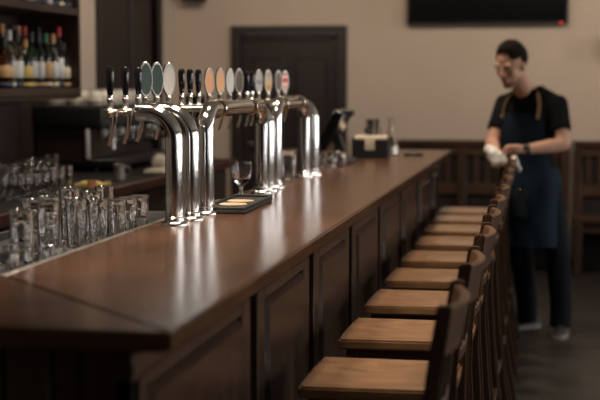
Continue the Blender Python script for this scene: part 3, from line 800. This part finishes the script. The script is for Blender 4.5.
# ---------------------------------------------------------------- far wall: TV, bench, small fittings
tv = thing('television', 'black flat television mounted high on the far beige wall', 'television', (-.56, 11.55, 1.985))
b = NB(); bx(b, -.65, .65, -.03, .02, 0, .75, .006); obj('bezel', b, M['tvf'], tv)
b = NB(); bx(b, -.635, .635, -.0325, -.0301, .02, .735); obj('screen', b, M['tv'], tv)
b = NB(); bx(b, -.2, .2, .0201, .0495, .2, .55); obj('wall_bracket', b, M['black'], tv)
mled, t_, b_ = newmat('red_standby_light'); b_.inputs['Base Color'].default_value = (.8, .02, .01, 1); b_.inputs['Emission Color'].default_value = (1, .03, .02, 1); b_.inputs['Emission Strength'].default_value = 2.5
b = NB(); bx(b, .585, .600, -.034, -.0301, .006, .014); obj('standby_light', b, mled, tv)
o = thing('loudspeaker', 'dark loudspeaker high on the far wall left of the door', 'loudspeaker', (-3.0, 11.5, 2.19), 0)
b = NB(); bx(b, -.09, .09, -.08, .08, 0, .26, .01); obj('case', b, M['black'], o); b = NB(); bx(b, -.08, .08, -.0845, -.0801, .02, .24); obj('grille', b, M['rubber'], o)
o = thing('wall_sconce', 'dark wall lamp at the right edge beside the barman', 'wall lamp', (.425, 11.6, 1.7), 0)
b = NB(); bx(b, -.03, .03, -.02, -.0005, .05, .13, .004); obj('bracket', b, M['black'], o)
b = NB(); lathe(b, [(0, 0), (.045, 0), (.045, .18), (.042, .18), (.042, .003), (0, .003)], (0, -.066, 0), 24); obj('shade', b, M['black'], o)

# settle with slatted back along the far wall
def settle(x0, x1, label, n_posts):
    t_ = thing('wooden_bench', label, 'bench', ((x0+x1)/2, 11.3, 0), 0, 'slat-backed benches along the far wall')
    def sp(nm, bm, mt): return part(nm, bm, mt, t_)
    sp('top_rail', one(bx, x0, x1, 11.50, 11.585, 1.0, 1.045, .005), M['bench'])
    b = NB(); bx(b, x0+.03, x1-.03, 11.53, 11.56, .925, .999, .003); sp('upper_rail', b, M['benchx'])
    b = NB(); bx(b, x0+.03, x1-.03, 11.53, 11.56, .60, .69, .003); sp('lower_rail', b, M['benchx'])
    sp('back_board', one(bx, x0+.02, x1-.02, 11.565, 11.58, .002, .998), M['door'])
    W = (x1-x0)/n_posts
    for k in range(n_posts+1):
        xx = min(max(x0+k*W, x0+.035), x1-.035)
        sp('post', one(bx, xx-.035, xx+.035, 11.505, 11.5645, 0, .999, .004), M['bench'])
    for k in range(n_posts):
        a = x0+k*W+.07
        m = int((W-.14)/.085)
        for j in range(m):
            xx = a+(W-.14)*(j+.5)/m
            sp('slat', one(bx, xx-.02, xx+.02, 11.537, 11.553, .691, .924, .002), M['bench'])
    sp('seat', one(bx, x0, x1, 11.12, 11.504, .42, .455, .006), M['benchx'])
    sp('seat_apron', one(bx, x0+.03, x1-.03, 11.16, 11.18, .34, .419), M['bench'])
    for k in range(n_posts+1):
        xx = min(max(x0+k*W, x0+.035), x1-.035)
        sp('leg', one(bx, xx-.03, xx+.03, 11.10, 11.159, 0, .419, .004), M['bench'])
settle(-1.62, .12, 'brown slat-backed bench against the far wall between the bar end and the barman', 2)
settle(.15, 1.9, 'brown slat-backed bench against the far wall right of the barman', 2)

# ---------------------------------------------------------------- the barman
man = thing('person', 'man in black t-shirt and navy denim apron wiping the last stool with a white towel', 'person', (-.12, 8.58, 0))
ML = Vector(man.location)
def mp(nm, bm, mt, par=None, **k):
    for v in bm.verts: v.co = v.co-ML
    return obj(nm, bm, mt, par or man, **k)
def mr(nm, bm, mt, voxel, sm_=5, par=None):
    for v in bm.verts: v.co = v.co-ML
    return remeshed(nm, bm, mt, par or man, voxel, sm_)
FA = math.radians(-28)                   # torso turned to the picture's left
Rz = Matrix.Rotation(FA, 3, 'Z')
def lr(t, cx, cy):                       # torso-local (side, front) -> world ; side + = his left (picture right), front + = forward
    v = Rz @ Vector((t[0], -t[1], 0)); return (cx+v.x, cy+v.y)
# torso rings: z, half width, half depth, forward shift
TR = [(.86, .165, .115, .0), (.93, .172, .122, .0), (1.0, .160, .115, .005), (1.08, .150, .108, .01), (1.16, .158, .112, .012), (1.24, .172, .118, .01), (1.33, .188, .116, .0), (1.39, .184, .102, -.006), (1.435, .150, .086, -.010), (1.465, .108, .074, -.010), (1.49, .068, .062, -.008)]
TC = (-.150, 8.56)
def tparam(z):
    for a, b_ in zip(TR, TR[1:]):
        if a[0] <= z <= b_[0]:
            f = (z-a[0])/(b_[0]-a[0]); return [a[i]+(b_[i]-a[i])*f for i in range(1, 4)]
    return TR[0][1:] if z < TR[0][0] else TR[-1][1:]
def ringpt(z, ang, off=0.):
    w, d_, sh = tparam(z); e = 2.4
    c_, s_ = math.cos(ang), math.sin(ang)
    x = (w+off)*abs(c_)**(2/e)*(1 if c_ >= 0 else -1); y = (d_+off)*abs(s_)**(2/e)*(1 if s_ >= 0 else -1)+sh
    X_, Y_ = lr((x, y), *TC); return Vector((X_, Y_, z))
# key joints
def sh(side): 
    X_, Y_ = lr((side*.178, -.008), *TC); return Vector((X_, Y_, 1.392))
SL, SR = sh(1), sh(-1)
EL, WL = Vector((.048, 8.37, 1.155)), Vector((-.175, 8.235, 1.128))
ER, WR = Vector((-.375, 8.50, 1.150)), Vector((-.345, 8.285, 1.120))
HC = Vector((-.262, 8.44, 1.618))        # head centre
NB_ = Vector((-.160, 8.56, 1.42)); NT = Vector((-.232, 8.475, 1.56))
hipL = Vector(lr((.085, 0), -.13, 8.58)+(.88,)); hipR = Vector(lr((-.085, 0), -.13, 8.58)+(.88,))
kL, aL = Vector((.030, 8.50, .48)), Vector((.052, 8.53, .10))
kR, aR = Vector((-.195, 8.60, .49)), Vector((-.150, 8.70, .10))
# head frame: looks down and to the picture's left
Hf = Matrix.Rotation(math.radians(-36), 3, 'Z') @ Matrix.Rotation(math.radians(20), 3, 'X') @ Matrix.Diagonal((1.07, 1.07, 1.07))   # local -Y is the face
def hp(x, y, z): return HC+Hf @ Vector((x, y, z))
body = NB()
# head
ellipsoid(body, hp(0, .012, .028), (.076, .094, .090), Hf); ellipsoid(body, hp(0, -.020, -.030), (.062, .068, .078), Hf)
ellipsoid(body, hp(0, -.050, -.088), (.036, .034, .026), Hf)
for s in (-1, 1):
    ellipsoid(body, hp(s*.038, -.055, -.022), (.026, .024, .026), Hf); ellipsoid(body, hp(s*.072, .012, -.008), (.012, .021, .032), Hf @ Matrix.Rotation(s*.3, 3, 'Z'))
    ellipsoid(body, hp(s*.030, -.076, .026), (.026, .010, .009), Hf)
capsule(body, hp(0, -.083, .016), hp(0, -.104, -.022), .009, .014)
for s in (-1, 1): ellipsoid(body, hp(s*.011, -.094, -.026), (.010, .011, .008), Hf)
ellipsoid(body, hp(0, -.083, -.052), (.026, .012, .008), Hf); ellipsoid(body, hp(0, -.080, -.064), (.023, .012, .008), Hf)
# neck, torso, arms, legs
capsule(body, NB_, NT, .062, .056)
loft(body, [[ringpt(z, 2*PI*k/28, -.008) for k in range(28)] for z in [r[0] for r in TR]])
def arm(S, E, W):
    capsule(body, S, E, .050, .040); capsule(body, E, E.lerp(W, .35), .041, .042); capsule(body, E.lerp(W, .35), W, .042, .027)
arm(SL, EL, WL); arm(SR, ER, WR)
for h_, k_, a_ in ((hipL, kL, aL), (hipR, kR, aR)):
    capsule(body, h_, k_, .085, .056); capsule(body, k_, k_.lerp(a_, .35), .055, .054); capsule(body, k_.lerp(a_, .35), a_, .054, .036)
    capsule(body, a_, a_+Vector((-.01, -.03, -.045)), .034, .026)
# hands: palm, four unequal bent fingers and a thumb
def hand(W, pc, tip_dir, side_dir, down):
    W = Vector(W); pc = Vector(pc); f = Vector(tip_dir).normalized(); s_ = Vector(side_dir).normalized(); d_ = Vector(down).normalized()
    capsule(body, W, pc-f*.02, .024, .026)
    for q in (-.027, -.009, .009, .027): capsule(body, pc-f*.03+s_*q*.8, pc+f*.030+s_*q, .0145, .0120, 10)
    for q, L in ((-.030, .062), (-.010, .074), (.010, .070), (.030, .056)):
        p0 = pc+f*.032+s_*q; p1 = p0+(f*.8+d_*.6).normalized()*L*.42; p2 = p1+(f*.35+d_).normalized()*L*.34; p3 = p2+(d_-f*.35).normalized()*L*.26
        capsule(body, p0, p1, .0098, .0090, 10); capsule(body, p1, p2, .0090, .0082, 10); capsule(body, p2, p3, .0082, .0072, 10)
    t0 = pc-f*.025-s_*.026; t1 = t0+(f*.5-s_*.8+d_*.5).normalized()*.036; t2 = t1+(f*.9+d_*.6-s_*.1).normalized()*.032
    capsule(body, t0, t1, .0135, .0115, 10); capsule(body, t1, t2, .0115, .0090, 10)
hand(WL, WL+Vector((-.066, -.030, .004)), (-1, -.25, -.05), (.1, -.75, .65), (-.1, -.1, -1))
hand(WR, WR+Vector((.022, -.062, -.012)), (.45, -.9, -.15), (-.75, -.25, .55), (.1, 0, -1))
mr('body', body, M['skin'], .0062, 3)
# hair: cap over skull, thicker on top
b = NB(); ellipsoid(b, hp(0, .018, .038), (.083, .098, .094), Hf, 40, 28)
bmesh.ops.delete(b, geom=[v for v in b.verts if (lambda q: (q.y < -.060 and q.z < .092) or (q.y < -.01 and q.z < .040) or (q.y < .035 and q.z < -.005) or q.z < -.052)(Hf.inverted() @ (v.co-HC))], context='VERTS')
r = bmesh.ops.extrude_face_region(b, geom=list(b.faces))
for v in [g for g in r['geom'] if isinstance(g, bmesh.types.BMVert)]:
    q = Hf.inverted() @ (v.co-HC); n_ = (v.co-hp(0, .018, .038)).normalized()
    v.co -= n_*.012
for v in b.verts:
    q = Hf.inverted() @ (v.co-HC)
    if q.z > .07: v.co += Hf @ Vector((0, -.006, .012))*min(1, (q.z-.07)/.04)
mp('hair', b, M['hair'], angle=80)
for s in (-1, 1):
    mp('eye', one(ellipsoid, hp(s*.031, -.0885, .004), (.013, .005, .0045), Hf, 12, 8), M['eye'])
    mp('eyebrow', one(ellipsoid, hp(s*.032, -.0880, .024), (.021, .006, .0055), Hf, 12, 8), M['hair'])
mp('lips', one(ellipsoid, hp(0, -.0925, -.058), (.020, .006, .0065), Hf, 14, 8), M['lip'])
b = NB(); ellipsoid(b, hp(0, -.022, -.036), (.0635, .070, .080), Hf, 36, 24); ellipsoid(b, hp(0, -.050, -.089), (.0375, .0355, .0272), Hf, 24, 16)
bmesh.ops.delete(b, geom=[v for v in b.verts if (lambda q: q.z > -.068+.35*max(0, q.y+.03) or q.y > .02)(Hf.inverted() @ (v.co-HC))], context='VERTS')
mp('stubble', b, M['stubble'], angle=80)
# t-shirt
b = NB()
loft(b, [[ringpt(z, 2*PI*k/32, .004) for k in range(32)] for z in [.90, .96, 1.0, 1.08, 1.16, 1.24, 1.33, 1.39, 1.435, 1.465, 1.478]])
for S, E in ((SL, EL), (SR, ER)):
    E2 = S.lerp(E, .68); d_ = (E2-S).normalized(); tube(b, [S-d_*.045, S-d_*.03, S, S.lerp(E2, .5), E2], [.03, .052, .062, .060, .060], 20)
capsule(b, ringpt(1.41, 0, -.03), ringpt(1.45, PI*.1, -.07), .05, .05)
capsule(b, ringpt(1.41, PI, -.03), ringpt(1.45, PI*.9, -.07), .05, .05)
mr('t_shirt', b, M['tee'], .009, 4)
# trousers
b = NB()
for h_, k_, a_ in ((hipL, kL, aL), (hipR, kR, aR)):
    capsule(b, h_+Vector((0, 0, .03)), k_, .102, .074); capsule(b, k_, k_.lerp(a_, .4), .074, .070); tube(b, [k_.lerp(a_, .4), k_.lerp(a_, .8), a_+Vector((-.006, -.022, -.055))], [.070, .065, .066], 20)
loft(b, [[ringpt(z, 2*PI*k/28, .004) for k in range(28)] for z in (.862, .9, .95, .985)])
mr('trousers', b, M['jeans'], .010, 4)
# apron: bib and skirt as one shell around the front
def apron_r(z):                          # offset from torso, half angle
    if z > 1.0:
        f = (z-1.0)/.34; return .016, math.radians(74-18*f)
    return .018, math.radians(118)
def shell(fn, nz, na, z0, z1, th=.004):
    b = NB(); G = []
    for i in range(nz+1):
        z = z0+(z1-z0)*i/nz; G.append([fn(z, -1+2*j/na) for j in range(na+1)])
    V = [[b.verts.new(p) for p in r] for r in G]
    for i in range(nz):
        for j in range(na): b.faces.new((V[i][j], V[i][j+1], V[i+1][j+1], V[i+1][j]))
    cen = Vector((TC[0], TC[1], 0))
    bmesh.ops.recalc_face_normals(b, faces=b.faces)
    r = bmesh.ops.solidify(b, geom=list(b.faces), thickness=th)
    return b
def skirt(z, u):
    ang = PI/2+u*math.radians(120)
    f = (1.0-z)/.46                       # 0 waist .. 1 hem
    zz = max(z, .93)
    p = ringpt(min(max(zz, .93), 1.0), ang, .018+.022*f)
    w_ = .006*math.sin(u*13+1)*f
    d_ = Vector((p.x-TC[0], p.y-TC[1], 0)).normalized()
    p = p+d_*w_; p.z = z-.01*(1-u*u)*0
    return p+Vector((.012*f, 0, 0))
ap = mp('apron_skirt', shell(skirt, 16, 40, .54, 1.0), M['apron'], angle=60)
def bib(z, u):
    f = (z-1.0)/.34
    ang = PI/2+u*math.radians(74-34*f); return ringpt(z, ang, .018)
mp('apron_bib', shell(bib, 12, 24, .99, 1.335), M['apron'], angle=60)
def pocket(z, u):
    p = skirt(z, .12+u*.24); d_ = Vector((p.x-TC[0], p.y-TC[1], 0)).normalized(); return p+d_*.006
mp('apron_pocket', shell(pocket, 6, 10, .72, .88, .004), M['apronpocket'])
def waist(z, u):
    return ringpt(z, PI/2+u*PI*.995, .019)
mp('apron_tie', shell(waist, 2, 60, .985, 1.012, .004), M['apron'])
for u in (-.02, .28):
    p_ = skirt(.885, u); d_ = Vector((p_.x-TC[0], p_.y-TC[1], 0)).normalized(); mp('pocket_rivet', one(ellipsoid, p_+d_*.012, (.007, .007, .007), None, 12, 8), M['brass'])
# leather neck straps with studs
def strap(u0):
    pts = []
    s_ = -1 if u0 < 0 else 1
    a0 = PI/2+u0*math.radians(50)
    for z in (1.30, 1.34, 1.38, 1.41, 1.432): pts.append(ringpt(z, a0, .021))
    e = pts[-1]; n_ = NB_
    X1, Y1 = lr((-s_*.078, .045), *TC); pts.append(Vector((X1, Y1, 1.460)))
    X1, Y1 = lr((-s_*.076, -.02), *TC); pts.append(Vector((X1, Y1, 1.497)))
    X1, Y1 = lr((-s_*.045, -.075), *TC); pts.append(Vector((X1, Y1, 1.495)))
    b = NB(); rings = []
    for i, p in enumerate(pts):
        d_ = (pts[min(i+1, len(pts)-1)]-pts[max(i-1, 0)]).normalized(); out = Vector((p.x-TC[0], p.y-TC[1], .05)).normalized()
        sd = d_.cross(out).normalized(); o_ = sd.cross(d_).normalized(); w_ = .011
        rings.append([p-sd*w_-o_*.0015, p+sd*w_-o_*.0015, p+sd*w_+o_*.0025, p-sd*w_+o_*.0025])
    loft(b, rings); return b
for u in (-.62, .62):
    mp('apron_strap', strap(u), M['leather'])
    c_ = ringpt(1.315, PI/2+u*math.radians(50), .028); mp('strap_stud', one(ellipsoid, c_, (.009, .009, .009), None, 12, 8), M['brass'])
# wrist watch
d_ = (WL-EL).normalized(); a_, b2 = frame_for(d_)
b = NB(); tube(b, [WL-d_*.022, WL-d_*.002], [.032, .0315], 24); wt = mp('watch_strap', b, M['black'])
b = NB(); c_ = WL-d_*.012+Vector((-.01, -.031, .008)); ellipsoid(b, c_, (.014, .008, .015), None, 16, 10)
for v in b.verts: v.co = v.co-ML
obj('watch_case', b, M['blackgloss'], wt)
# shoes
def shoe(ank, toe_dir, L=.285):
    a_ = Vector((ank.x, ank.y, 0)); f = Vector((toe_dir[0], toe_dir[1], 0)).normalized(); s_ = Vector((-f.y, f.x, 0))
    prof = [(-.075, .030, .075), (-.06, .037, .095), (-.02, .040, .105), (.03, .042, .095), (.08, .045, .070), (.13, .047, .055), (.17, .042, .045), (.195, .028, .032), (.205, .012, .022)]
    up_, so = NB(), NB()
    R1, R2 = [], []
    for t_, w, h in prof:
        c_ = a_+f*t_
        R1.append([c_+s_*w*math.cos(q)*(1 if math.sin(q) < .3 else .8)+Vector((0, 0, .022+max(0, math.sin(q))*(h-.022))) for q in [PI*k/10 for k in range(11)]])
        R2.append([c_+s_*(w+.004), c_+s_*(w+.004)+Vector((0, 0, .024)), c_-s_*(w+.004)+Vector((0, 0, .024)), c_-s_*(w+.004)])
    for r_ in R2:
        for p in r_: p.z += .001
    loft(up_, R1); loft(so, R2)
    sh_ = mp('shoe', up_, M['shoe'], angle=60)
    for v in so.verts: v.co = v.co-ML
    obj('sole', so, M['sole'], sh_)
shoe(aL, (-.1, -1)); shoe(aR, (-.85, -.62))

# towel draped over the last stool's crest
b = NB()
for (c_, s_) in [((-.350, 8.195, 1.100), (.042, .042, .045)), ((-.378, 8.205, 1.130), (.028, .032, .028)), ((-.335, 8.18, 1.060), (.034, .032, .036)), ((-.300, 8.185, 1.062), (.034, .032, .030)),
                 ((-.262, 8.19, 1.050), (.030, .026, .022)), ((-.215, 8.155, 1.045), (.017, .024, .048)), ((-.232, 8.165, 1.070), (.022, .026, .026)), ((-.315, 8.185, 1.095), (.030, .03, .025))]:
    ellipsoid(b, Vector(c_), s_, Matrix.Rotation(random.uniform(-.6, .6), 3, 'Y'))
o = remeshed('towel', b, M['towel'], None, .006, 4)
for v in o.data.vertices:
    p = v.co; v.co = p+Vector((math.sin(p.z*160+p.x*60), math.cos(p.x*150), math.sin(p.x*130+p.y*90)))*.0028
tag(o, 'crumpled white towel in the hands of the barman', 'towel')

# ---------------------------------------------------------------- light
def area(name, loc, target, sx, sy, power, col, spread=180):
    L = bpy.data.lights.new(name, 'AREA'); L.shape = 'RECTANGLE'; L.size = sx; L.size_y = sy; L.energy = power; L.color = col; L.spread = math.radians(spread)
    o = bpy.data.objects.new(name, L); C.objects.link(o); o.location = loc
    o.rotation_euler = (Vector(target)-Vector(loc)).to_track_quat('-Z', 'Y').to_euler(); return o
WP = [5, 10, 16, 26, 34, 36, 36]
for (a, c), p in zip(wins, WP):
    area('window_daylight', (XR+.25, (a+c)/2, (wz0+wz1)/2), (0, (a+c)/2, (wz0+wz1)/2-.3), (c-a)*.62, 1.7, p, (1.0, .97, .92))
# ceiling lamps over the bar; last three are fill added for back counter, bottles, glasses
for x, y, p in [(-.82, 3.55, 18), (-.82, 4.7, 21), (-.82, 5.9, 20), (-.82, 7.2, 18), (-.82, 8.3, 15), (-2.2, 7.4, 9), (-2.1, 6.0, 14), (-1.45, 3.7, 24)]:
    L = bpy.data.lights.new('lamp_and_fill', 'SPOT'); L.energy = p*6; L.color = (1, .84, .66); L.shadow_soft_size = .18; L.spot_size = math.radians(82); L.spot_blend = .8
    o = bpy.data.objects.new('lamp_and_fill', L); C.objects.link(o); o.location = (x, y, 3.0)
for x, p in ((-2.0, 6.2), (0.1, 7.8), (2.2, 6.8)):  # added fill lights, there only to brighten the far wall
    area('added_wall_fill', (x, 9.2, 3.0), (x, 11.6, 1.75), 1.6, .25, p, (1, .87, .71), 110)
area('added_wall_fill', (-1.6, 8.6, 3.0), (-3.2, 9.6, 1.8), .8, .2, 4, (1, .87, .71), 110)  # extra fill put in to lift the left wall near the tall door
w = bpy.data.worlds.new('sky'); bpy.context.scene.world = w; w.use_nodes = True
w.node_tree.nodes['Background'].inputs['Color'].default_value = (.75, .85, 1, 1); w.node_tree.nodes['Background'].inputs['Strength'].default_value = 1.0

# ---------------------------------------------------------------- camera
cam = bpy.data.cameras.new('camera'); co = bpy.data.objects.new('camera', cam); C.objects.link(co)
co.location = (0, 0, 1.52); co.rotation_euler = (math.radians(90)-math.atan(118/1400), 0, math.radians(10.33))
cam.lens = 84; cam.sensor_width = 36; cam.dof.use_dof = True; cam.dof.focus_distance = 4.35; cam.dof.aperture_fstop = 2.8
sc = bpy.context.scene; sc.camera = co
sc.view_settings.view_transform = 'Standard'; sc.view_settings.look = 'None'; sc.view_settings.gamma = 1; sc.view_settings.exposure = .5
try: sc.view_settings.use_curve_mapping = False
except Exception: pass
